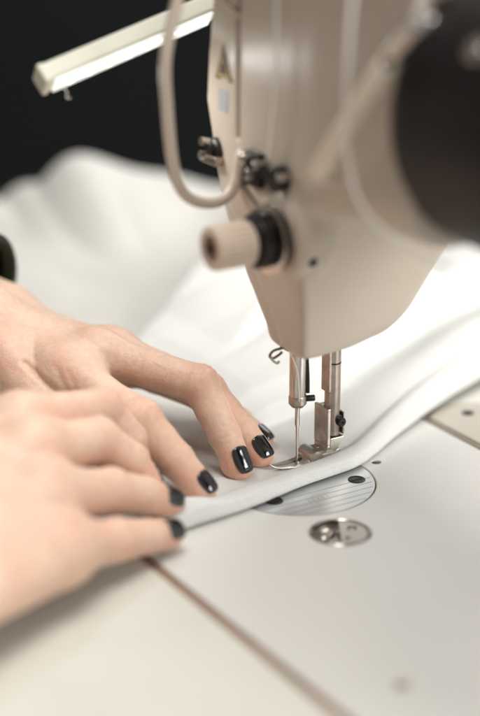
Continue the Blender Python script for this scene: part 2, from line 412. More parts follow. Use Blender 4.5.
# head + arm as one casting
zk = [4, 5.6, 6.6, 8.4, 9.7, 11.5, 13, 15.2, 17, 18.6, 21, 26]
uF = [-1.2, -1.3, -1.4, -1.55, -1.75, -2.15, -2.4, -2.5, -2.5, -2.5, -2.45, -2.2]
uB = [2.9, 3.35, 3.8, 5.0, 5.85, 6.4, 6.5, 6.6, 6.6, 6.6, 6.6, 6.3]
vL = [-.2, -.1, -.4, -1.65, -2.0, -2.3, -2.45, -3.05, -2.85, -2.5, -2.1, -1.6]
vR = [2.2, 2.3, 2.45, 2.6, 2.8, 3.0, 3.1, 3.3, 3.4, 3.4, 3.4, 3.4]
def head_sdf(P):
    u, v, z = P[:, 0], -P[:, 1], P[:, 2]
    a = [np.interp(z, zk, t) for t in (uF, uB, vL, vR)]
    k = .5
    d = smax(a[0] - u, u - a[1], k)
    d2 = smax(a[2] - v, v - a[3], .7)
    kk_ = .25 + .9 * np.clip((u - .5) / 2.5, 0, 1)
    d = smax(d, d2, kk_)
    zb = 5.72 + .5 * ((v - .9) / 2) ** 2 * (v < .9) + .10 * np.maximum(u - 1, 0) + .045 * np.maximum(u - 1, 0) ** 2
    kz = .3 + .6 * np.clip((u + .5) / 2.5, 0, 1)
    d = smax(d, zb - z, kz)
    d = d + .06 * np.exp(-((v - a[2] - .85) / .08) ** 2) * (u < a[0] + .5) * (z < 12); d = smax(d, z - 25.5, 1.5)
    # arm towards +v
    r = np.maximum(np.abs(u - 1.7) - 2.3, 0) ; q = np.maximum(np.abs(z - 17.6) - 3.6, 0)
    arm = np.sqrt(r * r + q * q) - 1.9
    arm = smax(arm, v - 10.2, .3); arm = smax(arm, -v, .5)
    d = smin(d, arm, 3.2)
    d = smax(d, -2.62 - u, .3)
    # boss for the tension regulator and for the guide bracket
    boss = smax(np.sqrt((v - 2.9) ** 2 + (z - 11.0) ** 2) - 1.45, np.maximum(-2.75 - u, u + 1.2), .25)
    d = smin(d, boss, .7)
    # long take-up slot, drilled oil hole
    sl = np.maximum(np.maximum(np.abs(v + .42) - .11, np.abs(z - 17.4) - 3.3), np.abs(u + 2.5) - .7)
    d = smax(d, -sl, .08)
    oh = smax(np.sqrt((v - 3.6) ** 2 + (z - 9.95) ** 2) - .17, np.abs(u + 1.8) - 2.0, .05)
    return d
V, F = surface_net(head_sdf, (-3.4, -10.9, 4.6), (7.6, 4.2, 26.5), .105)
head = np_mesh('head_casting', V, F, M['head'], mc, smooth_it=3)
MB().box(m3(-1.95, -.30, 14.2), m3(-1.85, -.54, 20.6)).build('slot_shade', M['darkgroove'], mc, smooth=False)  # dark strip painted in as the shade inside the take-up slot
# face plate at the far end, its bright rim shows along the silhouette
prof = [(z, l) for z, l in zip(zk, vL) if 6 < z < 25]
mbx = MB(); vs = []; fs = []
nz = 60
for i in range(nz + 1):
    z = 7.2 + (23.5 - 7.2) * i / nz; l = np.interp(z, zk, vL) - .03; f0 = np.interp(z, zk, uF) + .38; b0 = np.interp(z, zk, uB) - .5
    vs += [m3(f0, l, z), m3(f0, l - .32, z), m3(b0, l - .32, z), m3(b0, l, z)]
for i in range(nz):
    for k in range(4):
        a = i * 4 + k; b2 = i * 4 + (k + 1) % 4; fs.append((a, b2, b2 + 4, a + 4))
fs += [(3, 2, 1, 0), tuple(nz * 4 + k for k in range(4))]
mbx.add(vs, fs).build('face_plate', M['steel'], mc, bevel=.06)
# bushing under the head
MB().cyl(m3(0, 0, 5.95), m3(0, 0, 5.42), .62).build('needle_bar_bushing', M['steelwarm'], mc)
# dark housing round the arm
MB().lathe(m3(1.5, 9.9, 16.9), m3(1.5, 30, 16.9), [(-.3, 3.2), (-.25, 4.3), (-.05, 4.62), (.35, 4.82), (1.0, 4.9), (5.6, 4.95), (5.65, 4.85), (5.8, 4.85), (5.85, 4.95), (13, 4.95), (13.4, 4.6), (13.5, 4.1)], 96).build('motor_housing', M['housing'], mc)
MB().lathe(m3(1.5, 23.2, 16.9), m3(1.5, 40, 16.9), [(0, 4.4), (12, 4.4), (12.6, 3.9), (12.7, 3.4)], 64).build('arm_casting', M['head'], mc)
MB().box(m3(-2.2, 27.5, 0.02), m3(6.3, 35.3, 14.5)).build('pillar_casting', M['head'], mc, bevel=1.2, seg=5)
for (u, v, z, r) in ((-2.55, 10.7, 20.1, .33), (-1.55, 10.4, 21.0, .42), (-2.9, 13.6, 19.6, .4)):
    n_ = Vector((u - 1.5, 0, z - 16.9)).normalized()
    a_ = Vector((1.5, -v, 16.9)) + n_ * 4.7
    MB().cyl(a_, a_ + n_ * .45, r, 24, .08).build('housing_bolt', M['steel'], mc)
# lever rod with metal ferrule
rod = MB(); A = Vector(m3(-3.25, 5.75, 14.1)); B = Vector(m3(-3.35, 9.85, 18.55))
rod.lathe(A, B, [(0, .14), (.15, .3), (.4, .35), ((B - A).length - .1, .35), ((B - A).length, .28)], 24)
lv = rod.build('lever_rod', M['rod'], mc)
Cc = Vector(m3(-3.95, 12.35, 20.35)); B2 = Vector(m3(-3.42, 10.35, 19.0)); dlen = (Cc - B2).length
MB().lathe(B - (B2 - B) * .1, B2, [(0, .17), ((B2 - B).length * 1.1, .17)], 20).build('lever_joint', M['dark'], lv)
MB().lathe(B2, Cc, [(0, .25), (.08, .33), (dlen - .1, .33), (dlen, .2)], 24).build('lever_ferrule', M['steel'], lv)
MB().cyl(A + Vector((.75, 0, 0)), A + Vector((-.1, 0, 0)), .34, 24).build('lever_pivot', M['cream'], lv)

# wire guard round the take-up lever
gp = [(-4.7, -.2, 21.2), (-5.15, -.2, 19.9), (-5.78, -.2, 17.6), (-5.75, -.2, 15.6), (-5.55, -.2, 13.6), (-5.18, -.2, 12.5), (-4.5, -.2, 11.98), (-3.7, -.2, 11.85), (-3.1, -.2, 12.1), (-2.76, -.2, 12.7), (-2.6, -.2, 13.5), (-2.3, -.15, 13.8)]
MB().tube([m3(-2.0, -.2, 22.6), m3(-3.6, -.2, 22.3)] + [m3(*p) for p in gp], .225, 16, 8).build('lever_guard', M['cream'], mc)
# take-up lever end peeking from the slot above
MB().tube([m3(-1.5, -.42, 18.0), m3(-3.2, -.42, 19.3), m3(-3.9, -.42, 19.7)], .1, 10, 4).build('take_up_lever', M['steel'], mc)

# tension regulator
TV, TZ = 2.55, 10.98
ax = lambda u: m3(u, TV, TZ)
tr = MB().cyl(ax(-2.0), ax(-5.3), .2, 24).build('tension_post', M['steel'], mc)
MB().lathe(ax(-2.3), ax(-6), [(0, 1.22), (.06, 1.34), (.42, 1.34), (.48, 1.25), (.5, 1.1)], 48).build('tension_collar', M['steelwarm'], tr)
for u0 in (-2.84, -3.10):
    MB().lathe(ax(u0), ax(-9), [(-.02, .2), (0, .8), (.03, 1.30), (.09, 1.33), (.11, 1.29), (.08, .8), (.06, .2)], 48).build('tension_disc', M['steel'], tr)
MB().lathe(ax(-3.24), ax(-9), [(0, .7), (.03, .98), (.10, 1.04), (.18, 1.04), (.22, .94), (.30, .94), (.34, 1.04), (.46, 1.04), (.52, .92), (.55, .8), (.55, .3)], 48).build('spring_seat', M['dark'], tr)
sp = []
for k in range(0, 3 * 20 + 1):
    a = 2 * math.pi * k / 20; t = k / 60
    sp.append(m3(-3.72 - .22 * t, TV + math.cos(a) * (.98 - .25 * t), TZ + math.sin(a) * (.98 - .25 * t)))
MB().tube(sp, .055, 8, 1).build('tension_spring', M['dark'], tr)
MB().cyl(m3(-3.5, TV - .45, TZ - .72), m3(-3.95, TV - .45, TZ - .72), .26, 20, .06).build('stop_pin', M['steel'], tr)
kn = lambda a, r=.82: r + .035 * math.sin(a * 22)
kk = [(0, .6), (.05, .74), (.12, kn), (1.55, kn), (1.66, .8), (1.7, .72), (1.7, .52), (1.55, .46), (1.55, .001)]
knob = MB().lathe(ax(-3.9), ax(-9), kk, 208).build('tension_knob', M['knob'], tr)
MB().lathe(ax(-5.4), ax(-9), [(0, .5), (.12, .5), (.16, .44), (.16, .001)], 32).build('knob_cap', M['knobcap'], knob)
MB().lathe(ax(-5.5), ax(-9), [(0, .2), (.14, .2), (.16, .16), (.1, .001)], 20).build('post_nut', M['dark'], knob)
# check spring and its stop next to the discs
MB().tube([m3(-3.1, 2.0, 12.0), m3(-3.3, 1.55, 12.5), m3(-3.4, 1.2, 13.0), m3(-3.1, 1.0, 13.5)], .06, 8, 6).build('check_spring', M['dark'], tr)

# thread guides
tg = MB().lathe(m3(-2.35, -2.15, 13.3), m3(-4, -2.15, 13.3), [(0, .55), (.35, .55), (.42, .46), (.42, .28), (.55, .28), (.6, .001)], 24).build('thread_guide', M['dark'], mc)
for dz, dv in ((.34, -.25), (-.2, -.45)):
    MB().tube([m3(-2.4, -2.15 + .2, 13.3 + dz * .6), m3(-2.75, -2.25 + dv * .3, 13.3 + dz), m3(-3.1, -2.3 + dv * .3, 13.38 + dz)], .17, 12, 4).build('guide_prong', M['steel'], tg)
MB().box(m3(-2.3, -2.8, 12.85), m3(-2.95, -1.5, 13.2)).build('guide_bracket', M['steelwarm'], tg, bevel=.06)
# bracket with two posts and a thumb screw on the arm front
br = MB().box(m3(-2.5, .55, 13.05), m3(-2.85, 3.3, 13.55)).box(m3(-2.55, .5, 12.6), m3(-2.9, 1.55, 13.95)).build('guide_bracket', M['dark'], mc, bevel=.08)
for (v, z, r) in ((.85, 13.68, .2), (1.2, 13.15, .21), (1.75, 13.62, .16)):
    MB().lathe(m3(-2.8, v, z), m3(-5, v, z), [(0, r * .8), (.28, r * .8), (.3, r), (.42, r), (.46, r * .7), (.46, .001)], 24).build('thread_post', M['steel'], br)
ts = MB().lathe(m3(-2.6, 2.85, 13.3), m3(-5, 2.85, 13.3), [(0, .44), (.05, .5), (.5, .5), (.56, .42), (.56, .2), (.62, .001)], 32).build('thumb_screw', M['dark'], br)
MB().lathe(m3(-2.75, 3.25, 13.45), m3(-5, 3.25, 13.45), [(0, .16), (.35, .16), (.42, .08), (.42, .001)], 16).build('screw_pin', M['steel'], br)
# small dark oil hole plug on the inner side
MB().lathe(m3(-1.95, 3.75, 10.36), m3(-2.75, 5.0, 10.46), [(0, .19), (.58, .19), (.64, .12), (.64, .001)], 16).build('oil_hole_plug', M['dark'], mc)

# warning sticker on the front face (triangle with a dark pictogram)
def on_front(poly, u, vc, zc): return [(u, -(vc + a), zc + b_) for a, b_ in poly]
def front_u(v, z):
    u = -3.6
    for _ in range(60): u += max(0, min(.1, float(head_sdf(np.array([[u, -v, z]]))[0])))
    return u
def sticker(poly, u0, th, vc, zc, m, name, parent):
    n = len(poly); up_ = .02 + (th - .075) * .4
    a = [(front_u(vc + x, zc + y) + .02, -(vc + x), zc + y) for x, y in poly]
    b_ = [(p[0] - .02 - up_, p[1], p[2]) for p in a]
    fs = [tuple(range(n)), tuple(reversed(range(n, 2 * n)))] + [(i, (i + 1) % n, (i + 1) % n + n, i + n) for i in range(n)]
    return MB().add(a + b_, fs).build(name, m, parent, smooth=False)
tri = [(-.72, -.62), (.72, -.62), (0, .78)]
st = sticker(tri, -2.45, .075, -1.45, 16.8, M['ink'], 'warning_sticker', mc)
sticker([(a * .80, b_ * .80 - .02) for a, b_ in tri], -2.5, .115, -1.45, 16.78, M['yellow'], 'sticker_face', st)
hexa = [(.2 * math.cos(k * math.pi / 4), .2 * math.sin(k * math.pi / 4)) for k in range(8)]
sticker(hexa, -2.5, .165, -1.45, 16.65, M['ink'], 'pictogram', st)
sticker([(-.045, -.1), (.045, -.1), (.045, .42), (-.045, .42)], -2.5, .155, -1.37, 16.77, M['ink'], 'pictogram', st)
sticker([(-.3, -.33), (.3, -.33), (.3, -.26), (-.3, -.26)], -2.5, .155, -1.45, 16.78, M['ink'], 'pictogram', st)
sticker([(-.45, -.42), (.35, -.42), (.35, .42), (-.45, .42)], -2.48, .08, -1.45, 15.4, M['paper'], 'maker_label', mc)

# needle bar, clamp, needle
nb = MB().cyl(m3(-.02, 0, 5.6), m3(-.02, 0, 3.25), .35, 40, .04).build('needle_bar', M['steel'], mc)
MB().lathe(m3(-.02, 0, 3.32), m3(-.02, 0, 0), [(0, .35), (.05, .37), (.35, .37), (.5, .24), (.52, .1)], 32).build('needle_clamp', M['steelwarm'], nb)
MB().cyl(m3(.2, .15, 3.18), m3(.62, .3, 3.18), .13, 20).build('clamp_screw', M['dark'], nb)
MB().tube([m3(.28, .12, 5.4), m3(.36, .14, 4.2), m3(.38, .14, 3.4)], .085, 10, 4).build('thread_wire', M['dark'], nb)
MB().lathe(m3(-.02, 0, 2.95), m3(-.02, 0, 0), [(0, .1), (.9, .1), (1.05, .06), (2.55, .05), (2.9, .01)], 20).build('needle', M['steel'], nb)
MB().tube([m3(-.6, .12, 5.45), m3(-.3, .36, 4.6), m3(-.18, .36, 3.4), m3(-.1, .14, 2.3), m3(-.03, .07, .72), m3(-.02, .03, .62)], .018, 8, 8).build('needle_thread', M['thread'], nb)
# curled wire thread guide under the head
MB().tube([m3(-.45, .05, 5.5), m3(-.9, .1, 5.53), m3(-1.28, .12, 5.5), m3(-1.45, .12, 5.32), m3(-1.3, .14, 5.2), m3(-1.0, .16, 5.32), m3(-.92, .2, 5.42)], .055, 10, 8).build('wire_thread_guide', M['brass'], mc)
MB().tube([m3(-1.42, .12, 5.35), m3(-1.36, .16, 5.15), m3(-1.15, .2, 4.98), m3(-1.05, .22, 5.06)], .05, 10, 6).build('wire_thread_guide', M['nickel'], mc)
MB().box(m3(-.75, -.25, 5.42), m3(.35, .35, 5.56)).build('guide_strap', M['brass'], mc, bevel=.04)

# presser bar and foot
pb = MB().cyl(m3(1.58, .17, 6.2), m3(1.58, .17, 1.36), .33, 40, .03).build('presser_bar', M['steelwarm'], mc)
MB().box(m3(1.22, -.15, 6.1), m3(1.38, .42, 3.28)).build('bar_flat', M['steelwarm'], pb, bevel=.05)
MB().lathe(m3(1.58, .17, 4.55), m3(1.58, .17, 4.4), [(0, .334), (.02, .345), (.05, .345), (.07, .334)], 40).build('bar_ring', M['dark'], pb)
# the foot is one casting, all its pieces parts of 'presser_foot'
fo = MB()
fo.box(m3(1.13, -.48, .98), m3(1.29, .53, 2.62))             # left cheek
fo.box(m3(1.29, -.48, .98), m3(1.92, -.2, 2.55))             # back of the channel
fo.box(m3(1.92, -.44, 1.35), m3(2.0, .5, 2.35))              # thin right cheek
# tapered web under the channel
def taper(u0, u1, z1, U0, U1, z0, v0, v1, V0, V1):
    vs = [m3(u0, v0, z1), m3(u1, v0, z1), m3(u1, v1, z1), m3(u0, v1, z1), m3(U0, V0, z0), m3(U1, V0, z0), m3(U1, V1, z0), m3(U0, V1, z0)]
    fo.add(vs, [(0, 1, 2, 3), (7, 6, 5, 4), (0, 4, 5, 1), (1, 5, 6, 2), (2, 6, 7, 3), (3, 7, 4, 0)])
taper(1.29, 2.0, 1.3, 1.29, 1.62, .72, -.45, .53, -.42, .5)
taper(1.13, 1.29, .98, 1.10, 1.29, .72, -.45, .53, -.42, .5)
shank = fo.build('presser_foot', M['nickel'], mc, bevel=.045, seg=3)
MB().lathe(m3(1.75, .44, 1.98), m3(1.75, 1.5, 1.98), [(0, .2), (.22, .2), (.27, .16), (.27, .06), (.2, .001)], 24).build('foot_screw', M['dark'], shank)
MB().lathe(m3(1.72, .30, 1.98), m3(1.72, 1.5, 1.98), [(0, .27), (.14, .27), (.17, .22)], 24).build('screw_washer', M['dark'], shank)
MB().box(m3(1.2, -.3, .5), m3(1.55, .35, .8)).build('foot_neck', M['nickel'], shank, bevel=.05)
MB().box(m3(1.5, .05, .56), m3(1.85, .45, .72)).build('hinge_tab', M['steelwarm'], shank, bevel=.03)
# hinge barrel (axis across, along v) and saddle body
MB().lathe(m3(.62, -.5, .56), m3(.62, .6, .56), [(0, .25), (.05, .32), (1.05, .32), (1.12, .25)], 32).build('hinge_barrel', M['nickel'], shank)
sole = MB()
secs = [(-1.42, .10, .62, .03), (-1.25, .16, .46, .05), (-.95, .30, .37, .06), (-.4, .40, .33, .08), (.1, .44, .33, .1), (.45, .52, .33, .32), (.8, .56, .33, .50), (1.3, .56, .33, .50), (1.8, .5, .33, .36), (2.1, .36, .33, .14), (2.25, .2, .34, .06)]
vs = []; n = 16
for (u, hw, zb_, th) in secs:
    for k in range(n):
        a = 2 * math.pi * k / n; c, s_ = math.cos(a), math.sin(a)
        e = .55
        vs.append(m3(u, .05 + hw * math.copysign(abs(c) ** e, c), zb_ + th / 2 + th / 2 * math.copysign(abs(s_) ** e, s_)))
fs = []
for i in range(len(secs) - 1):
    for k in range(n):
        a, b2 = i * n + k, i * n + (k + 1) % n; fs.append((a, b2, b2 + n, a + n))
fs += [tuple(range(n)), tuple(reversed(range((len(secs) - 1) * n, len(secs) * n)))]
so = sole.add(vs, fs).build('foot_sole', M['nickel'], shank)
cs = [MB().box(m3(-1.6, -.09, .1), m3(.22, .09, 1)).build('cut', None, mc, smooth=False)]
boolean(so, cs)
for p in so.data.polygons: p.use_smooth = True
sb = so.modifiers.new('b', 'BEVEL'); sb.width = .0003; sb.segments = 2; sb.limit_method = 'ANGLE'; sb.angle_limit = math.radians(40); sb.harden_normals = True
MB().box(m3(.9, -.12, .7), m3(1.5, .12, .86)).build('sole_rib', M['nickel'], shank, bevel=.04)

# needle thread and two slack threads
th = MB().tube([m3(-2.95, 2.87, 22.5), m3(-3.0, 2.87, 19.9), m3(-3.0, 2.85, 16.9), m3(-2.98, 2.3, 13.9)], .055, 8, 6).build('sewing_thread', M['thread'])
th.location = (0, 0, 0); th.rotation_euler = (0, 0, ROT)
tag(th, 'taut white thread running down the head to the dark guide bracket', 'thread')
th = MB().tube([m3(-3.5, 8.8, 22.6), m3(-3.8, 8.6, 20.7), m3(-3.8, 8.37, 17.9), m3(-3.8, 8.45, 15.6), m3(-3.8, 9.3, 13.95), m3(-3.6, 11.0, 13.1), m3(-3.0, 13.2, 12.6)], .075, 8, 8).build('sewing_thread', M['thread'])
th.rotation_euler = (0, 0, ROT)
tag(th, 'slack pale thread hanging in a bow beside the dark round housing', 'thread')

# ================================================================== LED LAMP
lamp = empty('led_work_lamp', W(-5, -4.5, 17), ROT)
tag(lamp, 'short cream strip lamp with glowing diodes sticking out left of the machine head', 'lamp')
p0 = Vector(m3(-8.75, -4.5, 16.3)) - Vector(m3(-5, -4.5, 17)); p1 = Vector(m3(-1.3, -4.5, 18.45)) - Vector(m3(-5, -4.5, 17))
axl = (p1 - p0); Ll = axl.length; axl.normalize()
nd = Vector((.0, -.62, -.78)); nd = (nd - axl * nd.dot(axl)).normalized(); sd = axl.cross(nd)
RL = Matrix((axl, sd, nd)).transposed()
def lbox(mbx, a, b): return mbx.box(a, b, RL, p0)
lbox(MB(), (0, -.54, -.42), (Ll, .54, .34)).build('lamp_housing', M['lampbody'], lamp, bevel=.12)
lbox(MB(), (-.1, -.57, -.45), (.2, .57, .40)).build('end_cap', M['lampbody'], lamp, bevel=.1)
dif = lbox(MB(), (.3, -.48, .34), (Ll - .3, .48, .44)).build('diffuser', M['diffuser'], lamp, bevel=.05)
for k in range(16):
    x = .6 + k * (Ll - 1.2) / 15
    lbox(MB(), (x - .12, -.2 + .22 * (k % 2), .445), (x + .12, -.02 + .22 * (k % 2), .47)).build('led_chip', M['led'], dif, smooth=False)
lbox(MB(), (Ll - .1, -.34, -.3), (Ll + 1.6, .3, .2)).build('bracket', M['lampbody'], lamp, bevel=.12)
lbox(MB(), (.9, -.30, -.43), (Ll - .9, .30, -.385)).build('housing_lid', M['lampbody'], lamp, bevel=.02)
tp = [tuple(RL @ Vector(q) + p0) for q in ((.55, 0, .5), (.6, -.1, .85), (.52, .05, 1.0), (.62, 0, 1.1))]
MB().tube(tp, .02, 6, 4).build('loose_wire', M['thread'], lamp)

# ================================================================== CLOTH BEING SEWN
eu = [-34, -20, -12, -8.5, -7.05, -5.16, -3.22, -.88, 1.23, 2.28, 3.6, 5.25, 7.96, 10.04, 12.34, 16, 24, 40]
ev = [8.5, 4.6, 3.0, 2.72, 2.63, 2.44, 2.2, 1.62, 1.36, 1.2, .5, -.45, -1.75, -2.62, -3.45, -4.6, -6.5, -9]
def smooth_interp(x, xs, ys):
    o = 0
    for d in (-.6, -.3, 0, .3, .6): o = o + np.interp(x + d, xs, ys)
    return o / 5
rng = np.random.RandomState(3)
WV = [(rng.uniform(.25, .9), rng.uniform(0, 6.28), rng.uniform(0, 6.28)) for _ in range(9)]
def wrin(u, v):
    o = 0
    for k, a, ph in WV: o = o + np.sin(k * (u * math.cos(a) + v * math.sin(a)) + ph) / (1 + k * 2)
    return o / 3
us = np.concatenate([np.linspace(-34, -12, 60, endpoint=False), np.linspace(-12, 14, 260, endpoint=False), np.linspace(14, 40, 60)])
prof_n = 14
ss = np.concatenate([np.linspace(0, 1, 28)[:-1] * 0, ])
def lift(u): return np.clip((u - 3.2) / 9, 0, 3) ** 1.35 * .35
dist = np.concatenate([np.linspace(0, 1.4, 29), np.linspace(1.5, 10, 90), np.linspace(10.3, 46, 120)])
def cz(u, t):
    """height of the cloth at distance t behind its rolled edge"""
    flat = .16 + .10 * np.exp(-((t - 2.5) / 3) ** 2)
    roll = .42 * np.exp(-(np.abs(t - .35) / .62) ** 2.6)
    roll = roll - .06 * np.exp(-((t - 1.12) / .09) ** 2)
    near = np.exp(-((u + 7.5) / 3.0) ** 2 - ((t - 2.0) / 2.2) ** 2)
    z = flat + roll + near * .35 * (1 + np.sin(1.9 * u + 1.2 * t))
    # broad soft folds farther back, and the bulge towards the right
    valley = 4.25 + 1.3 * np.exp(-((u - 2) / 3.5) ** 2)
    bulge = np.clip((u - .5) / 8, 0, 1.6)
    z = z + bulge * .9 * np.sin(np.clip(t / np.maximum(valley + .1, 1), 0, 1) * math.pi)
    t2 = t - valley
    z = z - .22 * np.exp(-((t2 + .12) / .2) ** 2) * np.clip((u + 3) / 4, 0, 1)
    z = z + (np.clip(t2 / .3, 0, 1) * .62 + np.clip(t2 / 2.2, 0, 1) * .45 * bulge) * np.clip((u + 2.5) / 4, 0, 1)
    t3 = t - (10.5 + .12 * u)
    z = z - .2 * np.exp(-((t3 + .2) / .3) ** 2) * np.clip((u - 1) / 4, 0, 1) + np.clip(t3 / .5, 0, 1) * .7 * np.clip((u - 3) / 4, 0, 1)
    z = z + np.clip(t2 / 1.6, 0, 1) * (.15 + .35 * np.exp(-((t2 - 3.2) / 3.5) ** 2) * (1 + bulge)) * np.clip((u + 4) / 4, 0, 1)
    far = np.clip((t - 8) / 14, 0, 1)
    z = z + far * (1.1 + 1.0 * wrin(u * .8, t * .8)) + (.05 + .18 * np.clip((t - 4) / 6, 0, 1)) * (wrin(u, t) + .6)
    cr = np.clip(1 - np.abs(np.sin(.9 * (u * .35 + t * .95) + 1.5 * wrin(u * .5, t * .5))) * 5, 0, 1) * np.clip((t - 11) / 5, 0, 1)
    z = z - .18 * cr
    return np.maximum(z, .12) + lift(u) * np.exp(-t / 30)
U_, T_ = np.meshgrid(us, dist, indexing='ij')
E_ = smooth_interp(U_, eu, ev)
slope = np.gradient(smooth_interp(us, eu, ev), us)[:, None]
nu = -slope / np.sqrt(1 + slope ** 2) * 0; Vv = E_ - T_ * (1 + .02 * np.sin(U_))
Zt = cz(U_, T_)
# rolled edge closing downwards
prof = [(-.02, -.10), (-.10, -.26), (-.07, -.40), (.05, -.50), (.25, -.54)]
topz = Zt[:, :1]
base = lift(us)[:, None]
ra = np.array([[-.02, .84], [-.10, .62], [-.12, .4], [-.07, .2], [.06, .07], [.3, .03]])
Vr = E_[:, :1] - ra[None, :, 0]; Zr = base + (topz - base) * ra[None, :, 1] + .01; Ur = np.repeat(us[:, None], len(ra), 1)
inn = np.array([.9, 1.6, 6, 20, 46.])
Vi = E_[:, :1] - inn[None]; Zi = cz(np.repeat(us[:, None], len(inn), 1), np.repeat(inn[None], len(us), 0)) - .09; Ui = np.repeat(us[:, None], len(inn), 1)
Zi[:, 0] = base[:, 0] + .03; Zi = np.maximum(Zi, .02)
UU = np.concatenate([U_[:, ::-1], Ur, ], 1); VV = np.concatenate([Vv[:, ::-1], Vr], 1); ZZ = np.concatenate([Zt[:, ::-1], Zr], 1)
# far boundary line: cut the sheet along the line seen behind the hands
keep_u0 = 2.2; 
nu_, nt_ = UU.shape
Vx = np.stack([UU.ravel(), -VV.ravel(), ZZ.ravel()], 1)
idx = np.arange(nu_ * nt_).reshape(nu_, nt_)
F = np.stack([idx[:-1, :-1], idx[1:, :-1], idx[1:, 1:], idx[:-1, 1:]], -1).reshape(-1, 4)
cu = Vx[F].mean(1)
# outline of the piece: the line u = 2.2 + (v+16.7)*..., seen as a pale edge behind the fingers
def inside(u, v): return (v > -10 - .62 * (u + 8) - .012 * (u + 8) ** 2 * (u < 0)) | (u > 1 + (-v - 15) * 1.55)
ok = inside(cu[:, 0], -cu[:, 1])
F = F[ok]
cl = np_mesh('white_cloth', Vx, F, M['cloth'])
bm = bmesh.new(); bm.from_mesh(cl.data); loose = [v for v in bm.verts if not v.link_faces]; bmesh.ops.delete(bm, geom=loose, context='VERTS')
bmesh.ops.smooth_vert(bm, verts=[v for v in bm.verts if v.is_boundary], factor=.5, use_axis_x=True, use_axis_y=True, use_axis_z=False)
bmesh.ops.recalc_face_normals(bm, faces=bm.faces)
if sum(f.normal.z for f in bm.faces) < 0: bmesh.ops.reverse_faces(bm, faces=bm.faces)
bm.to_mesh(cl.data); bm.free()
cl.rotation_euler = (0, 0, ROT)
sd_ = cl.modifiers.new('t', 'SOLIDIFY'); sd_.thickness = .0008; sd_.offset = -1
tag(cl, 'white knit cloth with a thick rolled edge running under the needle and presser foot', 'cloth')

# folded cloth heaps at the back of the table
def heap(name, label, x0, x1, y0, y1, hfn, m, nx=140, ny=110, z0=0.0):
    X, Y = np.meshgrid(np.linspace(x0, x1, nx), np.linspace(y0, y1, ny), indexing='ij')
    a = (X - x0) / (x1 - x0); b = (Y - y0) / (y1 - y0)
    edge = np.clip(np.minimum(np.minimum(a, 1 - a), np.minimum(b, 1 - b)) / .12, 0, 1); edge = edge * edge * (3 - 2 * edge)
    Z = z0 + .15 + edge * hfn(X, Y)
    sx = .8 * np.sin(Y * .35) + .5 * np.sin(Y * .9 + 1); sy = .9 * np.sin(X * .4 + 2)
    Vh = np.stack([(X + sx - (x0 + x1) / 2).ravel(), (Y + sy - (y0 + y1) / 2).ravel(), Z.ravel()], 1)
    idx = np.arange(nx * ny).reshape(nx, ny)
    F = np.stack([idx[:-1, :-1], idx[1:, :-1], idx[1:, 1:], idx[:-1, 1:]], -1).reshape(-1, 4)
    o = np_mesh(name, Vh, F, m); o.location = ((x0 + x1) / 2 * S, (y0 + y1) / 2 * S, 0)
    s_ = o.modifiers.new('t', 'SOLIDIFY'); s_.thickness = .001; s_.offset = -1
    tag(o, label, 'cloth', 'heaps of white cloth behind the machine'); return o
def gb(X, Y, cx, cy, sx, sy, h): return h * np.exp(-(np.abs((X - cx) / sx) ** 2.4) - np.abs((Y - cy) / sy) ** 2.4)
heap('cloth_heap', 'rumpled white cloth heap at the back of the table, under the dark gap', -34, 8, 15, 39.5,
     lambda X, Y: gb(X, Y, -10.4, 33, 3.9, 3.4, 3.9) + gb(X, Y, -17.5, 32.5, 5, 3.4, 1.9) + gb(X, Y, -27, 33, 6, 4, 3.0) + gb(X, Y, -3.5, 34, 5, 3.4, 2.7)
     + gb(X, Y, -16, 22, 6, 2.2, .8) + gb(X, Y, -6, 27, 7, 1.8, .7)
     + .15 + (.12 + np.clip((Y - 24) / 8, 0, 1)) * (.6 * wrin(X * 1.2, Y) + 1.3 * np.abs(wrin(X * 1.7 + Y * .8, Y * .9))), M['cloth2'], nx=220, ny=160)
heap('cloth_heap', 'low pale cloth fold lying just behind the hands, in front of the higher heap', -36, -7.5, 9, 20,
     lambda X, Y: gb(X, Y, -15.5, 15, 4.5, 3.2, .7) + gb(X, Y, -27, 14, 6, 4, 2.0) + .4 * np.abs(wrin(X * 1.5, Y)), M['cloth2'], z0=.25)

# ================================================================== PERSON (two hands, sleeves)
person = empty('person', (-14, -4, 0))
tag(person, 'person with black painted nails guiding the white cloth with both hands', 'person')
P0 = np.array([-14., -4., 0])

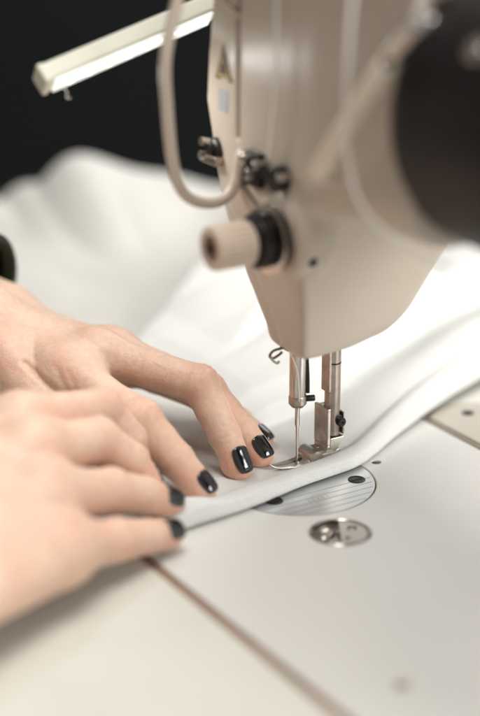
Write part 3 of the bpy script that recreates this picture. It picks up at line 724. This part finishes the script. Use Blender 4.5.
def unit(v): v = np.array(v, float); return v / np.linalg.norm(v)
def hand(name, wrists, fingers, thumb, elbow, palm_r, h, tendon=True, web_k=.55, palm_drop=(0, 0, -.35)):
    """fingers: list of dict(j=[MCP,PIP,DIP,TIP], r=[...], d=dorsal)"""
    pts = [np.array(q) for f in fingers for q in f['j']]
    wr = [np.array(w, float) for w in wrists]
    J = [f['j'] for f in fingers]
    nf = len(fingers)
    def fn(P):
        # palm: metacarpals blended
        palm = None
        nn = 7
        for i in range(nn):
            t = i / (nn - 1); x = t * (nf - 1); k_ = min(int(x), nf - 2); fr = x - k_
            mj = np.array(fingers[k_]['j'][0]) * (1 - fr) + np.array(fingers[k_ + 1]['j'][0]) * fr
            w = wr[0] * (1 - t) + wr[1] * t
            c = rcone(P, w + (mj - w) * .12, mj + np.array(palm_drop), palm_r[0], palm_r[1])
            palm = c if palm is None else smin(palm, c, .7)
        wc = (wr[0] + wr[1]) / 2
        for w, r in ((wr[0], palm_r[2]), (wr[1], palm_r[2])):
            palm = smin(palm, rcone(P, w, np.array(elbow) + (w - wc) * .9, r, r * 1.45), 1.2)
        # knuckle heads
        for f in fingers:
            c = np.array(f['j'][0]) + unit(f['d']) * (palm_r[1] * .12)
            palm = smin(palm, ball(P, c, palm_r[1] * .86), .8)
            if tendon:
                t = fingers.index(f) / (nf - 1); w = wr[0] * (1 - t) + wr[1] * t
                a = w + (c - w) * .35 + unit(f['d']) * .45 * palm_r[0]; b = c + unit(f['d']) * .35
                palm = smin(palm, rcone(P, a, b, .2, .3), .7)
        out = palm
        for f in fingers + ([thumb] if thumb else []):
            j = [np.array(q, float) for q in f['j']]; r = f['r']
            g = None
            for a, b, ra_, rb_ in zip(j[:-1], j[1:], r[:-1], r[1:]):
                mid = (a + b) / 2; rm = (ra_ + rb_) / 2 * .955
                for c in (rcone(P, a, mid, ra_, rm), rcone(P, mid, b, rm, rb_)):
                    g = c if g is None else smin(g, c, .12)
            # knuckle bumps on the back of the bent joints, pulp at the tip
            dd = unit(f['d'])
            g = smin(g, ball(P, j[1] + dd * .07, r[1] * .95), .2)
            g = smin(g, ball(P, j[-1] - dd * .12 - unit(j[-1] - j[-2]) * .18, r[-1] * .98), .2)
            # skin creases over the joints
            for k, amp in ((1, .024), (2, .016)):
                if k >= len(j) - 1: continue
                axd = unit(j[k + 1] - j[k - 1]); q = P - j[k]; s_ = q @ axd
                dors = np.clip((q @ dd) / (r[k] + .01), 0, 1) ** .7
                side = q @ np.cross(axd, dd)
                wob = s_ + .05 * np.sin(side * 5.1 + k) + .10 * side * side / r[k]
                rip = np.cos(wob * 2 * math.pi / .25) * np.exp(-(s_ / .36) ** 2)
                g = g - amp * rip * dors * (np.linalg.norm(q, axis=1) < 2 * r[k])
            o2 = smin(palm, g, f.get('k', web_k))
            out = np.minimum(out, o2)
        # stretch folds at the root of the thumb
        for (a, b, wd, dp) in FOLDS.get(name_key, []):
            nv = unit((0, .92, -.4)); a = np.array(a); b = np.array(b)
            fl = lambda q: q - np.outer(q @ nv, nv) if q.ndim > 1 else q - nv * (q @ nv)
            dd_ = rcone(fl(P), fl(a), fl(b), 0, 0)
            out = out + (dp * np.exp(-(dd_ / wd) ** 2) - dp * .25 * np.exp(-((dd_ - wd * 2.4) / wd) ** 2)) * (P[:, 2] > 2)
        return out
    name_key = name
    allp = np.array(pts + wr + [np.array(q) for q in (thumb['j'] if thumb else [])])
    lo = allp.min(0) - 2.4; hi = allp.max(0) + 2.4
    # extend along the forearm
    e = np.array(elbow); lo = np.minimum(lo, (wr[0] + wr[1]) / 2 + unit(e - wr[0]) * 3 - 2); hi = np.maximum(hi, (wr[0] + wr[1]) / 2 + unit(e - wr[0]) * 3 + 2)
    lo[2] = max(lo[2], -.1)
    V, F = surface_net(fn, lo, hi, h)
    def flush(V):
        o = np.zeros(len(V))
        for f in fingers + ([thumb] if thumb else []):
            j = [np.array(q, float) for q in f['j']]
            for k, a, wdt in ((0, .35, 1.0), (1, .55, .75), (2, .45, .6), (len(j) - 1, .8, .8)):
                o = np.maximum(o, a * np.exp(-(np.linalg.norm(V - j[k], axis=1) / (wdt * 1.25)) ** 2))
            for a, b in zip(j[:-1], j[1:]):     # redder palmar side
                dd = unit(f['d']); q = V - (a + b) / 2
                o = np.maximum(o, .5 * np.clip(-(q @ dd) / .8, 0, 1) * np.exp(-(np.linalg.norm(q, axis=1) / 1.5) ** 2))
        return o
    V0 = V - P0
    ob = np_mesh('hand', V0, F, M['skin'], person, attr=lambda q: flush(q + P0), smooth_it=2)
    ob_fn[ob.name] = fn
    return ob
ob_fn = {}

def nail(hand_ob, dip, tip, r, dors, frac=.80, length=1.12, half=58, lift=.02, twist=0, w=1.0):
    dip = np.array(dip, float); tip = np.array(tip, float); axd = unit(tip - dip)
    dd = np.array(dors, float); dd = unit(dd - axd * (dd @ axd)); sd = np.cross(axd, dd)
    c = dip + (tip - dip) * frac
    n = 20; vs = []; fs = []; O = []; Dv = []; off = []
    for i in range(n + 1):
        for k in range(n + 1):
            x = -1 + 2 * i / n; y = -1 + 2 * k / n
            sx = x * math.sqrt(1 - (.42 if y < 0 else .40) * y * y); ty = y * math.sqrt(1 - .36 * x * x)
            m_ = max(abs(x), abs(y))
            off.append(lift + .05 * (1 - m_ ** 6) - .07 * (m_ > .99) + .05 * max(ty, 0) ** 2)
            an = math.radians(half) * sx * w
            tt = ty * length / 2
            base = min(tt, (np.linalg.norm(tip - c)) + .10)
            o_ = c + axd * base
            dv = dd * math.cos(an) + sd * math.sin(an) + axd * (tt - base) / r * 1.1
            O.append(o_); Dv.append(dv / np.linalg.norm(dv))
    O = np.array(O); Dv = np.array(Dv); T0 = np.full(len(O), .1); T1 = np.full(len(O), 1.6)
    fn = ob_fn[hand_ob.name]; t = T0.copy()
    for it in range(40):
        t = t + np.clip(-fn(O + Dv * t[:, None]), 0, .05)
        if it > 30: t = np.minimum(t, 1.4)
    # keep only the average curvature of the finger so that the plate stays smooth
    tg = t.reshape(n + 1, n + 1)
    for it in range(6):
        pd = np.pad(tg, 1, mode='edge'); tg = (pd[1:-1, 1:-1] * 2 + pd[:-2, 1:-1] + pd[2:, 1:-1] + pd[1:-1, :-2] + pd[1:-1, 2:]) / 6
    t = tg.ravel()
    vs = list(O + Dv * (t + np.array(off))[:, None] - P0)
    for i in range(n):
        for k in range(n):
            a = i * (n + 1) + k; fs.append((a, a + 1, a + n + 2, a + n + 1))
    o = MB().add(vs, fs).build('nail', M['polish'], hand_ob, auto=0)
    s_ = o.modifiers.new('s', 'SUBSURF'); s_.levels = 1; s_.render_levels = 2
    return o

FOLDS = {
 'far': [((-11.02, -.6, 4.97), (-9.85, -.6, 3.85), .10, .075), ((-9.68, -.6, 4.72), (-9.20, -.6, 3.7), .12, .03),
         ((-9.17, -.6, 4.5), (-8.82, -.6, 3.6), .10, .022)],
}
D1 = (.55, -.35, .75)
LF = [dict(k=1.3, j=[(-9.4, .3, 4.12), (-6.25, -2.45, 3.22), (-4.86, -3.15, 1.80), (-3.86, -3.68, .78)], r=[.90, .83, .74, .60], d=(.62, -.25, .72)),
      dict(k=.6, j=[(-8.3, 1.8, 4.5), (-4.0, .1, 3.78), (-2.97, -.75, 1.86), (-2.42, -1.38, .76)], r=[.88, .77, .67, .58], d=(.75, -.38, .52)),
      dict(j=[(-7.86, 3.5, 3.95), (-3.70, 1.6, 2.88), (-2.28, .6, 1.54), (-1.52, -.12, .74)], r=[.95, .76, .66, .55], d=(.7, -.3, .6)),
      dict(j=[(-7.78, 5.0, 3.0), (-4.07, 3.2, 2.12), (-2.40, 2.5, 1.18), (-1.42, 1.8, .58)], r=[.85, .68, .58, .48], d=(.6, -.2, .75))]
LT = dict(j=[(-12.0, 1.2, 4.6), (-10.3, -.6, 3.0), (-8.5, -1.2, 2.0), (-7.3, -1.6, 1.2)], r=[1.15, 1.0, .88, .72], d=(.1, -.8, .6))
lh = hand('far', [(-13.3, 3.2, 5.4), (-13.0, 7.0, 4.3)], LF, LT, (-30, 16, 9.5), (1.05, .95, 1.55), .06)
nail(lh, LF[0]['j'][2], LF[0]['j'][3], .60, (.80, -.45, .60), length=1.1, frac=.98, w=.82)
nail(lh, LF[1]['j'][2], LF[1]['j'][3], .62, (.58, -.75, .40), length=1.3, frac=.93, w=.80)
nail(lh, LF[2]['j'][2], LF[2]['j'][3], .58, (.62, -.70, .45), length=1.15, frac=.95, w=.86)
nail(lh, LF[3]['j'][2], LF[3]['j'][3], .50, (.75, -.3, .60), length=.95, frac=.98)
nail(lh, LT['j'][2], LT['j'][3], .72, (.1, -.8, .6), length=1.2)
RF = [dict(j=[(-10.63, -5.6, 4.4), (-7.70, -3.6, 4.12), (-6.62, -3.35, 2.78), (-6.30, -3.35, 1.62)], r=[1.05, .84, .70, .56], d=(.6, -.1, .8)),
      dict(j=[(-9.97, -7.6, 4.05), (-7.75, -4.9, 3.35), (-6.55, -4.6, 2.40), (-5.95, -4.55, 1.50)], r=[1.05, .88, .74, .60], d=(.55, -.3, .75)),
      dict(j=[(-9.24, -9.6, 3.25), (-7.15, -7.0, 2.25), (-5.95, -6.0, 1.60), (-5.08, -5.4, 1.05)], r=[1.05, .84, .72, .58], d=(.4, -.45, .8)),
      dict(j=[(-8.55, -11.6, 2.15), (-6.80, -9.4, 1.40), (-5.75, -8.25, .98), (-4.95, -7.45, .72)], r=[.98, .78, .66, .54], d=(.35, -.5, .8))]
RT = dict(j=[(-13.6, -9.0, 3.3), (-11.2, -5.0, 2.8), (-9.2, -3.9, 1.6), (-8.0, -3.8, 1.0)], r=[1.2, 1.0, .88, .7], d=(.2, .5, .8))
rh = hand('near', [(-15.14, -12.3, 4.2), (-12.6, -17.8, 2.6)], RF, RT, (-34, -34, 8), (1.2, 1.05, 1.7), .075, tendon=False, web_k=.7)
nail(rh, RF[0]['j'][2], RF[0]['j'][3], .56, (.90, .75, .1), length=1.0, frac=.95)
nail(rh, RF[1]['j'][2], RF[1]['j'][3], .60, (.65, .85, .2), length=1.0, frac=1.0)
nail(rh, RF[2]['j'][2], RF[2]['j'][3], .58, (.60, -.25, .75), length=1.05, frac=.95)
nail(rh, RF[3]['j'][2], RF[3]['j'][3], .54, (.52, -.42, .75), length=1.0, frac=.95)

def sleeve(a, b, r0, r1, sq=1.0):
    a = np.array(a, float) - P0; b = np.array(b, float) - P0; L = np.linalg.norm(b - a)
    prof = []
    for i in range(60):
        t = i / 59; r = r0 + (r1 - r0) * t
        def rf(ang, r=r, t=t): return r * (1 + .03 * math.sin(3 * ang + 9 * t) + .035 * math.sin(t * 60 + 2 * math.sin(ang * 2)) * min(1, t * 6))
        prof.append((t * L, rf))
    prof = [(.5, r0 - .35), (.0, r0 - .25)] + prof
    return MB().lathe(a, b, prof, 64, cap=False).build('sleeve', M['sleeve'], person)
sleeve((-13.75, 7.1, 5.45), (-32, 17, 9.6), 2.65, 4.6)
sleeve((-16.6, -17.6, 4.6), (-36, -36, 8.6), 4.7, 5.4)

# ================================================================== CAMERA
cam = bpy.data.cameras.new('camera'); co = bpy.data.objects.new('camera', cam); COL.objects.link(co)
co.location = (-2.354 * S, -64.015 * S, 28.223 * S); co.rotation_euler = (math.radians(70), 0, 0)
cam.sensor_fit = 'VERTICAL'; cam.sensor_height = 36; cam.sensor_width = 24; cam.lens = 1690 / 716 * 36
cam.clip_start = .02; cam.clip_end = 30
cam.dof.use_dof = True; cam.dof.focus_distance = .690; cam.dof.aperture_fstop = 3.0; cam.dof.aperture_blades = 0
SC.camera = co

# ================================================================== LIGHT
def area(name, loc, target, size, power, col, sy=None):
    l = bpy.data.lights.new(name, 'AREA'); l.energy = power; l.color = col; l.size = size * S
    if sy: l.shape = 'RECTANGLE'; l.size_y = sy * S
    o = bpy.data.objects.new(name, l); COL.objects.link(o); o.location = [c * S for c in loc]
    d = Vector(target) - Vector(loc); o.rotation_euler = d.to_track_quat('-Z', 'Y').to_euler()
    return o
area('window_light', (90, 200, 190), (0, 0, 0), 170, 15, (1, .985, .95), 130)
area('ceiling_light', (20, -25, 235), (0, 0, 0), 160, 38, (1, .98, .94), 120)
area('side_window_light', (150, -100, 80), (0, 0, 3), 110, 26, (1, .99, .98), 90)
def lw(p):
    q = RL @ Vector(p) + p0 + Vector(m3(-5, -4.5, 17)) * 0
    c_, s_ = math.cos(ROT), math.sin(ROT); L0 = W(-5, -4.5, 17)
    return (L0[0] + q.x * c_ - q.y * s_, L0[1] + q.x * s_ + q.y * c_, L0[2] + q.z)
area('led_light', lw((Ll * .32, 0, .8)), (-1.2, -.8, .5), 2.6, .03, (1, .985, .95), .9)
w = bpy.data.worlds.new('World'); SC.world = w; w.use_nodes = True
wn = w.node_tree.nodes; wl = w.node_tree.links; bg = wn['Background']; bg.inputs[1].default_value = .36
tcw = wn.new('ShaderNodeTexCoord'); sx = wn.new('ShaderNodeSeparateXYZ'); wl.new(tcw.outputs['Generated'], sx.inputs[0])
rp = wn.new('ShaderNodeValToRGB'); mr = wn.new('ShaderNodeMapRange'); mr.inputs['From Min'].default_value = -1
wl.new(sx.outputs['X'], mr.inputs['Value']); wl.new(mr.outputs['Result'], rp.inputs['Fac']); wl.new(rp.outputs['Color'], bg.inputs['Color'])
rp.color_ramp.elements[0].color = (.46, .39, .34, 1); rp.color_ramp.elements[1].color = (1, 1, 1, 1)
rp.color_ramp.elements[0].position = .1; rp.color_ramp.elements[1].position = .75
SC.view_settings.view_transform = 'Standard'; SC.view_settings.look = 'None'; SC.view_settings.exposure = .40; SC.view_settings.gamma = 1
SC.render.engine = 'CYCLES'
SC.cycles.max_bounces = 8
